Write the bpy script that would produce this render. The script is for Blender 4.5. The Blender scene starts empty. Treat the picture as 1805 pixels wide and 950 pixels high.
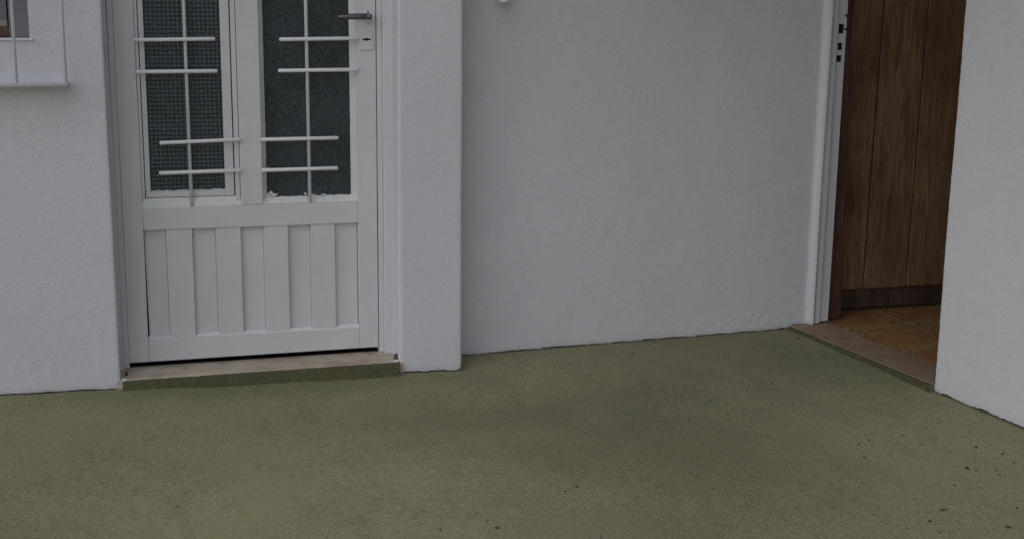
import bpy, bmesh, math, random
import numpy as np
from mathutils import Vector, Matrix, noise

random.seed(7)
sc = bpy.context.scene
col = sc.collection

# ------------------------------------------------------------------ camera
cam_d = bpy.data.cameras.new('camera')
cam = bpy.data.objects.new('camera', cam_d)
col.objects.link(cam)
cam_d.sensor_width = 36.0
cam_d.lens = 45.59
cam_d.clip_start = 0.05
cam_d.clip_end = 400.0
CAM = Vector((0.0, -4.087, 1.22))
right = Vector((0.95841233, -0.28512596, 0.01220623))
down = Vector((-0.04687911, -0.19947931, -0.97878003))
fwd = Vector((0.28151049, 0.93750263, -0.20454988))
cam.matrix_world = Matrix(((right.x, -down.x, -fwd.x, CAM.x),
                           (right.y, -down.y, -fwd.y, CAM.y),
                           (right.z, -down.z, -fwd.z, CAM.z),
                           (0, 0, 0, 1)))
sc.camera = cam

# ------------------------------------------------------------------ sky, sun, exposure (overcast)
SUN_EL, SUN_AZ = math.radians(36), math.radians(246)     # azimuth clockwise from +Y
world = bpy.data.worlds.new('World')
sc.world = world
world.use_nodes = True
wn = world.node_tree.nodes
wl = world.node_tree.links
wn.clear()
sky = wn.new('ShaderNodeTexSky')
sky.sky_type = 'NISHITA'
sky.sun_disc = False
sky.sun_elevation = SUN_EL
sky.sun_rotation = SUN_AZ
sky.air_density = 1.0
sky.dust_density = 1.0
hs = wn.new('ShaderNodeHueSaturation')
hs.inputs['Saturation'].default_value = 0.50             # cloud cover takes the blue out of the sky
bg = wn.new('ShaderNodeBackground')
bg.inputs['Strength'].default_value = 0.07
wo = wn.new('ShaderNodeOutputWorld')
wl.new(sky.outputs[0], hs.inputs['Color'])
wl.new(hs.outputs[0], bg.inputs['Color'])
wl.new(bg.outputs[0], wo.inputs['Surface'])

sun_d = bpy.data.lights.new('sun', 'SUN')
sun_d.energy = 1.3
sun_d.angle = math.radians(110)
sun_d.color = (0.965, 0.985, 1.0)
sun = bpy.data.objects.new('sun', sun_d)
col.objects.link(sun)
to_sun = Vector((math.sin(SUN_AZ) * math.cos(SUN_EL), math.cos(SUN_AZ) * math.cos(SUN_EL), math.sin(SUN_EL)))
sun.rotation_euler = to_sun.to_track_quat('Z', 'Y').to_euler()
sun.location = (-3, -5, 8)

sc.view_settings.view_transform = 'Standard'
sc.view_settings.look = 'None'
sc.view_settings.exposure = -0.06
sc.view_settings.gamma = 1.0
sc.view_settings.use_curve_mapping = False
sc.cycles.use_denoising = True
sc.cycles.sample_clamp_indirect = 1.5
sc.cycles.max_bounces = 8

# ------------------------------------------------------------------ material helpers
class Mat:
    def __init__(s, name):
        s.m = bpy.data.materials.new(name)
        s.m.use_nodes = True
        s.n = s.m.node_tree.nodes
        s.l = s.m.node_tree.links
        s.b = s.n['Principled BSDF']
        s.tc = s.n.new('ShaderNodeTexCoord')
        s.geo = s.n.new('ShaderNodeNewGeometry')
    def new(s, t, **kw):
        nd = s.n.new(t)
        for k, v in kw.items():
            setattr(nd, k, v)
        return nd
    def coord(s, scale=(1, 1, 1), world=True, loc=(0, 0, 0), rot=(0, 0, 0)):
        mp = s.new('ShaderNodeMapping')
        mp.inputs['Scale'].default_value = scale
        mp.inputs['Location'].default_value = loc
        mp.inputs['Rotation'].default_value = rot
        s.l.new(s.geo.outputs['Position'] if world else s.tc.outputs['Object'], mp.inputs[0])
        return mp.outputs[0]
    def noise(s, co, scale, detail=4, rough=0.6, dist=0.0):
        nd = s.new('ShaderNodeTexNoise')
        nd.inputs['Scale'].default_value = scale
        nd.inputs['Detail'].default_value = detail
        nd.inputs['Roughness'].default_value = rough
        nd.inputs['Distortion'].default_value = dist
        s.l.new(co, nd.inputs['Vector'])
        return nd.outputs['Fac']
    def voronoi(s, co, scale, feature='F1', out='Distance', rnd=1.0):
        nd = s.new('ShaderNodeTexVoronoi', feature=feature)
        nd.inputs['Scale'].default_value = scale
        nd.inputs['Randomness'].default_value = rnd
        s.l.new(co, nd.inputs['Vector'])
        return nd.outputs[out]
    def ramp(s, fac, stops, interp='LINEAR'):
        nd = s.new('ShaderNodeValToRGB')
        e = nd.color_ramp.elements
        nd.color_ramp.interpolation = interp
        while len(e) < len(stops):
            e.new(0.5)
        for el, (p, c) in zip(e, stops):
            el.position = p
            el.color = (c, c, c, 1) if isinstance(c, (int, float)) else (*c, 1)
        s.l.new(fac, nd.inputs[0])
        return nd.outputs[0]
    def math(s, op, a, b=None, clamp=False):
        nd = s.new('ShaderNodeMath', operation=op, use_clamp=clamp)
        for i, v in enumerate((a, b)):
            if v is None:
                continue
            if isinstance(v, (int, float)):
                nd.inputs[i].default_value = v
            else:
                s.l.new(v, nd.inputs[i])
        return nd.outputs[0]
    def mix(s, fac, a, b, blend='MIX'):
        nd = s.new('ShaderNodeMix', data_type='RGBA', blend_type=blend)
        for sock, v in ((nd.inputs['Factor'], fac), (nd.inputs[6], a), (nd.inputs[7], b)):
            if isinstance(v, (int, float)):
                sock.default_value = v
            elif isinstance(v, tuple):
                sock.default_value = (*v, 1)
            else:
                s.l.new(v, sock)
        return nd.outputs[2]
    def xyz(s, co):
        nd = s.new('ShaderNodeSeparateXYZ')
        s.l.new(co, nd.inputs[0])
        return nd.outputs
    def bump(s, h, strength=0.3, dist=0.002, prev=None):
        nd = s.new('ShaderNodeBump')
        nd.inputs['Strength'].default_value = strength
        nd.inputs['Distance'].default_value = dist
        s.l.new(h, nd.inputs['Height'])
        if prev is not None:
            s.l.new(prev, nd.inputs['Normal'])
        return nd.outputs[0]
    def fin(s, color=None, rough=0.6, normal=None, spec=None, metal=None):
        for key, v in (('Base Color', color), ('Roughness', rough), ('Normal', normal),
                       ('Specular IOR Level', spec), ('Metallic', metal)):
            if v is None:
                continue
            if isinstance(v, tuple):
                s.b.inputs[key].default_value = (*v, 1)
            elif isinstance(v, (int, float)):
                s.b.inputs[key].default_value = v
            else:
                s.l.new(v, s.b.inputs[key])
        return s.m

def mat_plaster(name, tint):
    k = Mat(name)
    co = k.coord()
    big = k.noise(co, 1.7, 5, 0.6)
    mid = k.noise(k.coord((1, 1, 0.55)), 9, 4, 0.6)
    c = k.ramp(big, [(0.3, tuple(t * 0.93 for t in tint)), (0.7, tint)])
    c = k.mix(k.ramp(mid, [(0.42, 0.0), (0.75, 0.35)]), c, tuple(t * q for t, q in zip(tint, (0.90, 0.90, 0.905))))
    fine = k.noise(k.coord((1, 1, 1.5)), 135, 4, 0.8)
    c = k.mix(k.ramp(fine, [(0.32, 0.42), (0.5, 0.0)]), c, tuple(t * 0.70 for t in tint))
    c = k.mix(k.ramp(fine, [(0.52, 0.0), (0.68, 0.30)]), c, tuple(min(0.86, t * 1.14) for t in tint))
    # small dark pock marks and nicks
    v = k.voronoi(co, 6.5)
    pit = k.ramp(v, [(0.008, 1.0), (0.02, 0.0)])
    c = k.mix(k.math('MULTIPLY', pit, 0.5), c, (0.22, 0.21, 0.20))
    # brushed-on splatter coat: short horizontal ridges and grit
    ridge = k.noise(k.coord((1, 1, 2.2)), 95, 5, 0.68, 0.5)
    grit = k.noise(co, 175, 4, 0.75)
    lump = k.noise(co, 14, 3, 0.5)
    n = k.bump(lump, 0.12, 0.010)
    n = k.bump(ridge, 0.50, 0.0036, n)
    n = k.bump(grit, 0.60, 0.0028, n)
    return k.fin(c, 0.92, n, 0.25)

def mat_paint(name, tint, streak='z'):
    k = Mat(name)
    sc_ = {'z': (1, 1, 0.06), 'x': (0.06, 1, 1)}[streak]
    st = k.noise(k.coord(sc_), 160, 4, 0.65)
    big = k.noise(k.coord(), 5, 4, 0.6)
    c = k.ramp(big, [(0.3, tuple(t * 0.93 for t in tint)), (0.7, tint)])
    c = k.mix(k.ramp(st, [(0.35, 0.22), (0.6, 0.0)]), c, tuple(t * 0.86 for t in tint))
    # chips, more of them low down where rain splashes
    zz = k.xyz(k.geo.outputs['Position'])[2]
    low = k.math('MULTIPLY', k.math('SUBTRACT', 0.26, zz), 4.0, clamp=True)
    chips = k.noise(k.coord(), 55, 5, 0.7)
    thr = k.math('ADD', chips, k.math('MULTIPLY', low, 0.085))
    c = k.mix(k.ramp(thr, [(0.725, 0.0), (0.75, 0.7)]), c, (0.27, 0.22, 0.19))
    grime = k.noise(k.coord(), 16, 4, 0.7)
    c = k.mix(k.ramp(grime, [(0.58, 0.0), (0.8, 0.3)]), c, (0.52, 0.45, 0.40))
    n = k.bump(st, 0.30, 0.0012)
    n = k.bump(k.noise(k.coord(), 34, 3, 0.6), 0.3, 0.0022, n)
    return k.fin(c, k.ramp(big, [(0.2, 0.42), (0.8, 0.6)]), n, 0.4)

def mat_floor():
    k = Mat('green_cement_paint')
    co = k.coord()
    wob = k.noise(k.coord(loc=(1, 4, 0)), 3.4, 8, 0.72, 0.4)
    wob = k.math('MULTIPLY', k.math('SUBTRACT', wob, 0.5), 1.7)
    x, y, z = k.xyz(co)
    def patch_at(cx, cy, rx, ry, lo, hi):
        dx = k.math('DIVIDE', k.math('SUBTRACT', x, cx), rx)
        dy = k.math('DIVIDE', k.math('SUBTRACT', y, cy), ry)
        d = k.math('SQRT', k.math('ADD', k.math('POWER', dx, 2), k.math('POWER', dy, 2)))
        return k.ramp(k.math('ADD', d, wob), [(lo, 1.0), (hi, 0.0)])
    big = k.noise(co, 1.1, 5, 0.55, 0.2)
    c = k.ramp(big, [(0.34, (0.262, 0.248, 0.142)), (0.50, (0.296, 0.277, 0.162)), (0.66, (0.330, 0.311, 0.183))])
    # broad pale, dark and greenish patches with noise-broken edges
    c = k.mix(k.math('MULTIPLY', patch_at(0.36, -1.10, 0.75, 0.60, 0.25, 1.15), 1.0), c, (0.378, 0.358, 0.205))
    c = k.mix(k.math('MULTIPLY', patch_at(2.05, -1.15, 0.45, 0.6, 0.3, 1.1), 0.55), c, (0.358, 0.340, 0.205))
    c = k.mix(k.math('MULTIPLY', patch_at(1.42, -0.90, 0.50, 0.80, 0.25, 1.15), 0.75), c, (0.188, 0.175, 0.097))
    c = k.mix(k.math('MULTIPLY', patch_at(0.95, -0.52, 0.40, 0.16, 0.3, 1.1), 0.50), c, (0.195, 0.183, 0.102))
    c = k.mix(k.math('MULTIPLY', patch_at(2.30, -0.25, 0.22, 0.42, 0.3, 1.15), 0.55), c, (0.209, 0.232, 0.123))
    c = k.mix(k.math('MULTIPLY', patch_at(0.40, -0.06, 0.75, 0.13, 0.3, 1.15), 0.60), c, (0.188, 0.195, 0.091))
    grn = k.noise(k.coord(loc=(7, 2, 0)), 1.7, 4, 0.55)
    c = k.mix(k.ramp(grn, [(0.48, 0.0), (0.7, 0.35)]), c, (0.229, 0.248, 0.138))
    # scuffed, blotchy wear at hand size
    sc_ = k.noise(k.coord((1, 0.5, 1), loc=(5, 3, 0), rot=(0, 0, 0.35)), 7, 9, 0.78, 0.3)
    c = k.mix(k.ramp(sc_, [(0.34, 0.40), (0.50, 0.0)]), c, (0.179, 0.174, 0.096))
    c = k.mix(k.ramp(sc_, [(0.54, 0.0), (0.74, 0.30)]), c, (0.429, 0.400, 0.250))
    # trowelled cement grain and grit
    st = k.noise(co, 60, 6, 0.85)
    c = k.mix(k.ramp(st, [(0.34, 0.34), (0.50, 0.0)]), c, (0.158, 0.148, 0.080))
    sp = k.noise(co, 150, 5, 0.9)
    c = k.mix(k.ramp(sp, [(0.36, 0.95), (0.49, 0.0)]), c, (0.087, 0.083, 0.043))
    c = k.mix(k.ramp(sp, [(0.52, 0.0), (0.66, 0.75)]), c, (0.434, 0.407, 0.253))
    # tiny dark specks of dirt stuck to the paint
    v = k.voronoi(co, 23)
    patch = k.ramp(k.noise(k.coord(loc=(4, 9, 0)), 1.6, 3), [(0.46, 0.0), (0.62, 1.0)])
    spk = k.math('MULTIPLY', k.ramp(v, [(0.045, 1.0), (0.075, 0.0)]), patch)
    c = k.mix(k.math('MULTIPLY', spk, 0.75), c, (0.038, 0.034, 0.020))
    n = k.bump(k.noise(co, 11, 4, 0.6), 0.35, 0.006)
    n = k.bump(sp, 0.5, 0.0016, n)
    return k.fin(c, 0.82, n, 0.3)

def mat_riser():
    k = Mat('dark_green_paint')
    co = k.coord()
    a = k.noise(co, 55, 6, 0.75)
    c = k.ramp(a, [(0.3, (0.072, 0.075, 0.034)), (0.55, (0.118, 0.121, 0.058)), (0.75, (0.170, 0.165, 0.090))])
    g = k.noise(co, 260, 3, 0.7)
    c = k.mix(k.ramp(g, [(0.35, 0.6), (0.5, 0.0)]), c, (0.035, 0.036, 0.018))
    red = k.noise(k.coord(loc=(2, 0, 5)), 15, 3)
    c = k.mix(k.ramp(red, [(0.6, 0.0), (0.75, 0.5)]), c, (0.19, 0.09, 0.05))
    n = k.bump(a, 0.6, 0.008)
    n = k.bump(g, 0.5, 0.002, n)
    return k.fin(c, 0.85, n, 0.25)

def mat_stone(name, c0, c1, c2):
    k = Mat(name)
    co = k.coord()
    a = k.noise(co, 10, 6, 0.7, 0.4)
    c = k.ramp(a, [(0.3, c0), (0.5, c1), (0.72, c2)])
    g = k.noise(co, 230, 3, 0.7)
    c = k.mix(k.ramp(g, [(0.36, 0.5), (0.5, 0.0)]), c, tuple(q * 0.5 for q in c0))
    n = k.bump(a, 0.4, 0.006)
    n = k.bump(g, 0.4, 0.0014, n)
    return k.fin(c, 0.75, n, 0.35)

def mat_wood(name, dark, light, rough=0.42):
    k = Mat(name)
    oi = k.new('ShaderNodeObjectInfo')
    off = k.new('ShaderNodeVectorMath', operation='SCALE')
    off.inputs[0].default_value = (1.3, 2.1, 5.7)
    k.l.new(oi.outputs['Random'], off.inputs['Scale'])
    add = k.new('ShaderNodeVectorMath', operation='ADD')
    k.l.new(k.coord((1, 1, 0.07)), add.inputs[0])
    k.l.new(off.outputs[0], add.inputs[1])
    g = k.noise(add.outputs[0], 42, 6, 0.72, 1.6)
    f = k.noise(k.coord((1, 1, 0.03)), 420, 3, 0.7)
    big = k.noise(k.coord((1, 1, 0.5)), 6, 4, 0.6)
    c = k.ramp(g, [(0.33, dark), (0.66, light)])
    c = k.mix(k.math('MULTIPLY', oi.outputs['Random'], 0.35), c, tuple(q * 0.6 for q in dark))
    c = k.mix(k.ramp(f, [(0.38, 0.6), (0.55, 0.0)]), c, tuple(q * 0.45 for q in dark))
    c = k.mix(k.ramp(big, [(0.38, 0.5), (0.60, 0.0)]), c, tuple(q * 0.6 for q in dark))
    n = k.bump(f, 0.35, 0.0008)
    n = k.bump(g, 0.25, 0.0012, n)
    return k.fin(c, rough, n, 0.4)

def mat_glass(name, kind):
    k = Mat(name)
    co = k.coord()
    if kind == 'grid':
        x, y, z = k.xyz(co)
        w = 2 * math.pi / 0.0132
        sx = k.math('ABSOLUTE', k.math('SINE', k.math('MULTIPLY', x, w / 2)))
        sz = k.math('ABSOLUTE', k.math('SINE', k.math('MULTIPLY', z, w / 2)))
        h = k.math('MULTIPLY', k.math('POWER', sx, 0.5), k.math('POWER', sz, 0.5))
        n = k.bump(h, 0.6, 0.004)
        n = k.bump(k.noise(co, 130, 3, 0.6), 0.25, 0.003, n)
    else:
        h = k.noise(k.coord((1, 1, 0.7)), 85, 5, 0.75, 1.0)
        h = k.math('ADD', h, k.math('MULTIPLY', k.voronoi(co, 150), 0.35))
        n = k.bump(h, 1.0, 0.012)
    sheen = k.noise(co, 170, 3, 0.7)  # speckled reflections painted into the glass colour
    cloud = k.noise(k.coord(loc=(3, 0, 1)), 5.5, 3, 0.5)  # broad soft reflections, also put into the colour
    sheen = k.math('ADD', k.math('ADD', k.math('MULTIPLY', k.math('SUBTRACT', sheen, 0.5), 0.6), 0.5), k.math('MULTIPLY', k.math('SUBTRACT', cloud, 0.5), 0.22))
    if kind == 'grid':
        sheen = k.math('ADD', k.math('MULTIPLY', k.math('SUBTRACT', sheen, 0.5), 0.55), k.math('ADD', k.math('MULTIPLY', k.math('POWER', k.math('SUBTRACT', 1.0, h), 3.0), 0.22), 0.43))
    gcol = k.ramp(sheen, [(0.34, (0.06, 0.07, 0.078)), (0.52, (0.15, 0.175, 0.19)), (0.70, (0.36, 0.41, 0.45))])
    k.b.inputs['Transmission Weight'].default_value = 0.6
    k.b.inputs['IOR'].default_value = 1.47
    return k.fin(gcol, 0.14, n)

def mat_metal(name, colr, rough, metal=1.0):
    k = Mat(name)
    a = k.noise(k.coord(), 60, 4, 0.7)
    c = k.ramp(a, [(0.3, tuple(q * 0.6 for q in colr)), (0.7, colr)])
    return k.fin(c, k.ramp(a, [(0.2, rough * 0.8), (0.8, min(1.0, rough * 1.3))]), k.bump(a, 0.15, 0.001), None, metal)

def mat_plain(name, colr, rough=0.8, amount=0.15, scale=30):
    k = Mat(name)
    a = k.noise(k.coord(), scale, 4, 0.65)
    c = k.ramp(a, [(0.3, tuple(q * (1 - amount) for q in colr)), (0.7, tuple(min(1, q * (1 + amount)) for q in colr))])
    return k.fin(c, rough, k.bump(a, 0.25, 0.002), 0.3)

def mat_tile():
    k = Mat('printed_floor_tile')
    x, y, z = k.xyz(k.coord(world=False))
    T = 0.30
    # printed medallions: rings round each tile centre and round its corners
    rc = k.math('SQRT', k.math('ADD', k.math('POWER', k.math('MULTIPLY', x, 0.75), 2), k.math('POWER', y, 2)))
    ax = k.math('SUBTRACT', k.math('ABSOLUTE', x), T / 2)
    ay = k.math('SUBTRACT', k.math('ABSOLUTE', y), T / 2)
    rk = k.math('SQRT', k.math('ADD', k.math('POWER', ax, 2), k.math('POWER', k.math('MULTIPLY', ay, 0.8), 2)))
    wob = k.math('MULTIPLY', k.math('SUBTRACT', k.noise(k.coord(world=False), 26, 3, 0.6), 0.5), 0.022)
    rc = k.math('ADD', rc, wob)
    rk = k.math('ADD', rk, wob)
    def line(r, at, w):
        d = k.math('ABSOLUTE', k.math('SUBTRACT', r, at))
        return k.ramp(k.math('MULTIPLY', d, 100.0), [(w * 100 * 0.6, 1.0), (w * 100, 0.0)])
    a = k.noise(k.coord(), 14, 5, 0.7, 0.5)
    c = k.ramp(a, [(0.3, (0.29, 0.138, 0.060)), (0.55, (0.43, 0.222, 0.092)), (0.75, (0.54, 0.325, 0.125))])
    field = k.ramp(k.math('MULTIPLY', rc, 5.0), [(0.48, 0.0), (0.56, 1.0)])
    c = k.mix(k.math('MULTIPLY', field, 0.6), c, (0.44, 0.30, 0.14))
    for r, at, w, cc, st in ((rc, 0.098, 0.0042, (0.46, 0.33, 0.15), .55), (rc, 0.106, 0.0036, (0.055, 0.026, 0.013), .6),
                             (rc, 0.118, 0.003, (0.42, 0.30, 0.14), .7),
                             (rk, 0.062, 0.0042, (0.05, 0.024, 0.012), .6), (rk, 0.071, 0.004, (0.46, 0.33, 0.15), .5),
                             (rk, 0.03, 0.004, (0.09, 0.035, 0.015), .8)):
        c = k.mix(k.math('MULTIPLY', line(r, at, w), st), c, cc)
    sc2 = k.noise(k.coord(), 70, 3, 0.7)
    c = k.mix(k.ramp(sc2, [(0.33, 0.7), (0.5, 0.0)]), c, (0.09, 0.04, 0.016))
    return k.fin(c, 0.5, k.bump(sc2, 0.15, 0.001), 0.35)

M_PLASTER = mat_plaster('white_plaster', (0.745, 0.742, 0.788))
M_PAINT = mat_paint('white_gloss_paint', (0.715, 0.708, 0.735))
M_PAINTX = mat_paint('white_gloss_paint_rail', (0.715, 0.708, 0.735), 'x')
M_BAR = mat_plain('white_enamel', (0.82, 0.82, 0.845), 0.4, 0.035, 45)
M_PUTTY = mat_plain('painted_putty', (0.74, 0.74, 0.74), 0.7, 0.08, 60)
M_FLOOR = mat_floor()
M_RISER = mat_riser()
M_PINK = mat_stone('pinkish_stone', (0.36, 0.285, 0.225), (0.55, 0.460, 0.375), (0.66, 0.590, 0.500))
M_BROWNSTONE = mat_stone('brown_cement', (0.25, 0.172, 0.118), (0.345, 0.245, 0.172), (0.44, 0.335, 0.245))
M_GROUT = mat_stone('old_masonry', (0.05, 0.047, 0.035), (0.085, 0.08, 0.055), (0.12, 0.11, 0.08))
M_WOOD = mat_wood('brown_varnished_wood', (0.205, 0.108, 0.060), (0.530, 0.315, 0.180))
M_WOODRED = mat_wood('red_brown_wood', (0.13, 0.062, 0.052), (0.24, 0.125, 0.105))
M_KICK = mat_wood('weathered_dark_wood', (0.055, 0.034, 0.024), (0.19, 0.125, 0.090), 0.75)
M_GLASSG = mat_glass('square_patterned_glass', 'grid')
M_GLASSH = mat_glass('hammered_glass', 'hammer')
M_STEEL = mat_metal('dull_steel', (0.22, 0.215, 0.21), 0.42)
M_BLACK = mat_plain('black_gap', (0.008, 0.008, 0.009), 0.9)
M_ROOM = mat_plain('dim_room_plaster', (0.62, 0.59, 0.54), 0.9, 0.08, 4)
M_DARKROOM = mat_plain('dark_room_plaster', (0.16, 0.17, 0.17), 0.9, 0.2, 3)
M_TILE = mat_tile()
M_TGROUT = mat_plain('tile_grout', (0.10, 0.06, 0.035), 0.9)
M_ROOF = mat_plain('roof_concrete', (0.50, 0.50, 0.49), 0.9, 0.12, 6)
M_GREYF = mat_paint('grey_window_paint', (0.20, 0.20, 0.215))
M_DIRT = mat_plain('dark_soil', (0.06, 0.05, 0.034), 0.95, 0.4, 200)
M_LEAFBIT = mat_plain('dry_leaf_bits', (0.10, 0.075, 0.042), 0.95, 0.4, 200)
M_TAN = mat_plain('tan_wood', (0.38, 0.30, 0.25), 0.7, 0.12, 40)

# ------------------------------------------------------------------ object helpers
def link(name, me, mat=None, parent=None, smooth=False):
    """one mesh object; mesh vertices are given in world space"""
    if parent is not None:
        base = Vector((0, 0, 0))
        p = parent
        while p is not None:
            base += Vector(p.location)
            p = p.parent
        if base.length > 0:
            me.transform(Matrix.Translation(-base))
    o = bpy.data.objects.new(name, me)
    col.objects.link(o)
    o.parent = parent
    if mat is not None:
        me.materials.append(mat)
    if smooth:
        for p in me.polygons:
            p.use_smooth = True
    return o

def empty(name, loc, label, cat, group=None):
    o = bpy.data.objects.new(name, None)
    o.empty_display_size = 0.1
    o.location = loc
    col.objects.link(o)
    o['label'] = label
    o['category'] = cat
    if group:
        o['group'] = group
    return o

def bm_obj(name, bm, mat, parent=None, smooth=False):
    bmesh.ops.recalc_face_normals(bm, faces=bm.faces)
    me = bpy.data.meshes.new(name)
    bm.to_mesh(me)
    bm.free()
    return link(name, me, mat, parent, smooth)

def add_box(bm, x0, x1, y0, y1, z0, z1, bev=0.0, seg=2):
    vs = [bm.verts.new((x, y, z)) for x in (x0, x1) for y in (y0, y1) for z in (z0, z1)]
    fs = [bm.faces.new([vs[i] for i in q]) for q in ((0, 1, 3, 2), (4, 6, 7, 5), (0, 4, 5, 1), (2, 3, 7, 6), (0, 2, 6, 4), (1, 5, 7, 3))]
    if bev > 0:
        es = list({e for f in fs for e in f.edges})
        bmesh.ops.bevel(bm, geom=es, offset=bev, segments=seg, profile=0.6, affect='EDGES')

def box(name, x0, x1, y0, y1, z0, z1, mat, parent=None, bev=0.0, wob=0.0, seg=2):
    bm = bmesh.new()
    add_box(bm, x0, x1, y0, y1, z0, z1, bev, seg)
    if wob:
        # hand-worked timber: long edges are never dead straight
        ax = max(range(3), key=lambda i: (x1 - x0, y1 - y0, z1 - z0)[i])
        lo, hi = ((x0, x1), (y0, y1), (z0, z1))[ax]
        nseg = max(2, int((hi - lo) / 0.05))
        for i in range(1, nseg):
            p = [0, 0, 0]; nrm = [0, 0, 0]
            p[ax] = lo + (hi - lo) * i / nseg; nrm[ax] = 1
            bmesh.ops.bisect_plane(bm, geom=list(bm.verts) + list(bm.edges) + list(bm.faces), plane_co=p, plane_no=nrm)
        for v in bm.verts:
            nv = noise.noise_vector(Vector(v.co) * 3.1 + Vector((x0 * 7, 0, 3)))
            v.co += Vector((nv.x, nv.y * 0.5, nv.z)) * wob
    return bm_obj(name, bm, mat, parent)

def prism(name, pts, x0, x1, mat, parent=None):
    """profile in (y, z) swept from x0 to x1"""
    bm = bmesh.new()
    a = [bm.verts.new((x0, y, z)) for y, z in pts]
    b = [bm.verts.new((x1, y, z)) for y, z in pts]
    n = len(pts)
    bm.faces.new(a)
    bm.faces.new(b[::-1])
    for i in range(n):
        bm.faces.new((a[i], a[(i + 1) % n], b[(i + 1) % n], b[i]))
    return bm_obj(name, bm, mat, parent)

def tube(bm, pts, r, n=10, cap=True):
    rings = []
    pts = [Vector(p) for p in pts]
    for i, p in enumerate(pts):
        d = (pts[min(i + 1, len(pts) - 1)] - pts[max(i - 1, 0)]).normalized()
        u = d.orthogonal().normalized()
        if abs(d.y) < 0.9:
            u = Vector((0, 1, 0)) - d * d.y
            u.normalize()
        w = d.cross(u)
        rr = r[i] if isinstance(r, (list, tuple)) else r
        rings.append([bm.verts.new(p + (u * math.cos(2 * math.pi * k / n) + w * math.sin(2 * math.pi * k / n)) * rr) for k in range(n)])
    for a, b in zip(rings, rings[1:]):
        for k in range(n):
            bm.faces.new((a[k], a[(k + 1) % n], b[(k + 1) % n], b[k]))
    if cap:
        bm.faces.new(rings[0][::-1])
        bm.faces.new(rings[-1])

def rod(name, pts, r, mat, parent=None, n=10):
    bm = bmesh.new()
    tube(bm, pts, r, n)
    return bm_obj(name, bm, mat, parent, smooth=True)

def lathe_y(bm, cx, cz, prof, n=28):
    """profile [(radius, y)] revolved about the y axis through (cx, cz)"""
    rings = []
    for r, y in prof:
        rings.append([bm.verts.new((cx + r * math.cos(2 * math.pi * k / n), y, cz + r * math.sin(2 * math.pi * k / n))) for k in range(n)])
    for a, b in zip(rings, rings[1:]):
        for k in range(n):
            bm.faces.new((a[k], a[(k + 1) % n], b[(k + 1) % n], b[k]))
    bm.faces.new(rings[0][::-1])
    bm.faces.new(rings[-1])

# ------------------------------------------------------------------ ground
CTRL = [(-.40, 0, .011), (-.24, 0, .0084), (-.047, 0, .0057), (.385, 0, -.003), (.846, 0, -.007), (.95, 0, -.0103), (1.055, 0, -.014),
        (1.10, .134, 0), (1.4, .15, 0), (1.7, .164, 0), (2.05, .18, 0), (2.396, .188, 0), (2.436, -.25, -.005), (2.471, -.634, -.010),
        (2.506, -1.02, -.009), (2.55, -1.5, -.006), (0, -2, 0), (1, -2, 0), (2.2, -2, 0), (-1, -2, 0), (-1, 0, .012), (-2, 0, .012),
        (0, 1, 0), (1.5, 1.2, 0), (3, 0, -.004), (3, 1, 0)]
def floor_z(x, y):
    sw = sz = 0.0
    for cx, cy, cz in CTRL:
        d2 = (x - cx) ** 2 + (y - cy) ** 2 + 1e-5
        w = 1.0 / (d2 * d2)
        sw += w
        sz += w * cz
    return sz / sw

def axis_vals(dense, lo, hi, far):
    a = list(np.arange(lo, hi, dense))
    left, right_ = [], []
    d, v = dense, lo
    while v > -far:
        d *= 1.6
        v -= d
        left.append(v)
    d, v = dense, a[-1]
    while v < far:
        d *= 1.6
        v += d
        right_.append(v)
    return left[::-1] + a + right_
xs = axis_vals(0.03, -1.0, 2.8, 80)
ys = axis_vals(0.03, -2.2, 0.4, 80)
verts = []
for y in ys:
    for x in xs:
        z = 0.0
        if -6 < x < 8 and -8 < y < 6:
            z = floor_z(x, y)
            if y < 0.35:
                z += 0.0022 * noise.noise((x * 3.3, y * 3.3, 1.7)) * min(1.0, max(0.0, -y * 4 + 0.3))
        verts.append((x, y, z))
nx = len(xs)
faces = [(j * nx + i, j * nx + i + 1, (j + 1) * nx + i + 1, (j + 1) * nx + i) for j in range(len(ys) - 1) for i in range(nx - 1)]
me = bpy.data.meshes.new('floor')
me.from_pydata(verts, [], faces)
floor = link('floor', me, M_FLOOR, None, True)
floor['kind'] = 'structure'
floor['label'] = 'worn green painted cement courtyard floor'

# ------------------------------------------------------------------ house
house = empty('house', (1.0, 0.25, 0.0), 'white plastered house with a recessed wall between two doorways', 'house')

def rounded(path, r, nseg=5):
    """round the inner corners of a plan polyline"""
    out = [Vector(path[0])]
    for i in range(1, len(path) - 1):
        if abs((Vector(path[i]) - Vector(path[i - 1])).normalized().dot((Vector(path[i + 1]) - Vector(path[i])).normalized())) > 0.9999:
            out.append(Vector(path[i]))
            continue
        p, a, b = Vector(path[i]), Vector(path[i - 1]), Vector(path[i + 1])
        u, w = (a - p).normalized(), (b - p).normalized()
        rr = min(r, (a - p).length * 0.45, (b - p).length * 0.45)
        p0, p1 = p + u * rr, p + w * rr
        for k in range(nseg + 1):
            t = k / nseg
            out.append(p0 * (1 - t) ** 2 + p * 2 * t * (1 - t) + p1 * t * t)
    out.append(Vector(path[-1]))
    return out

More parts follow.
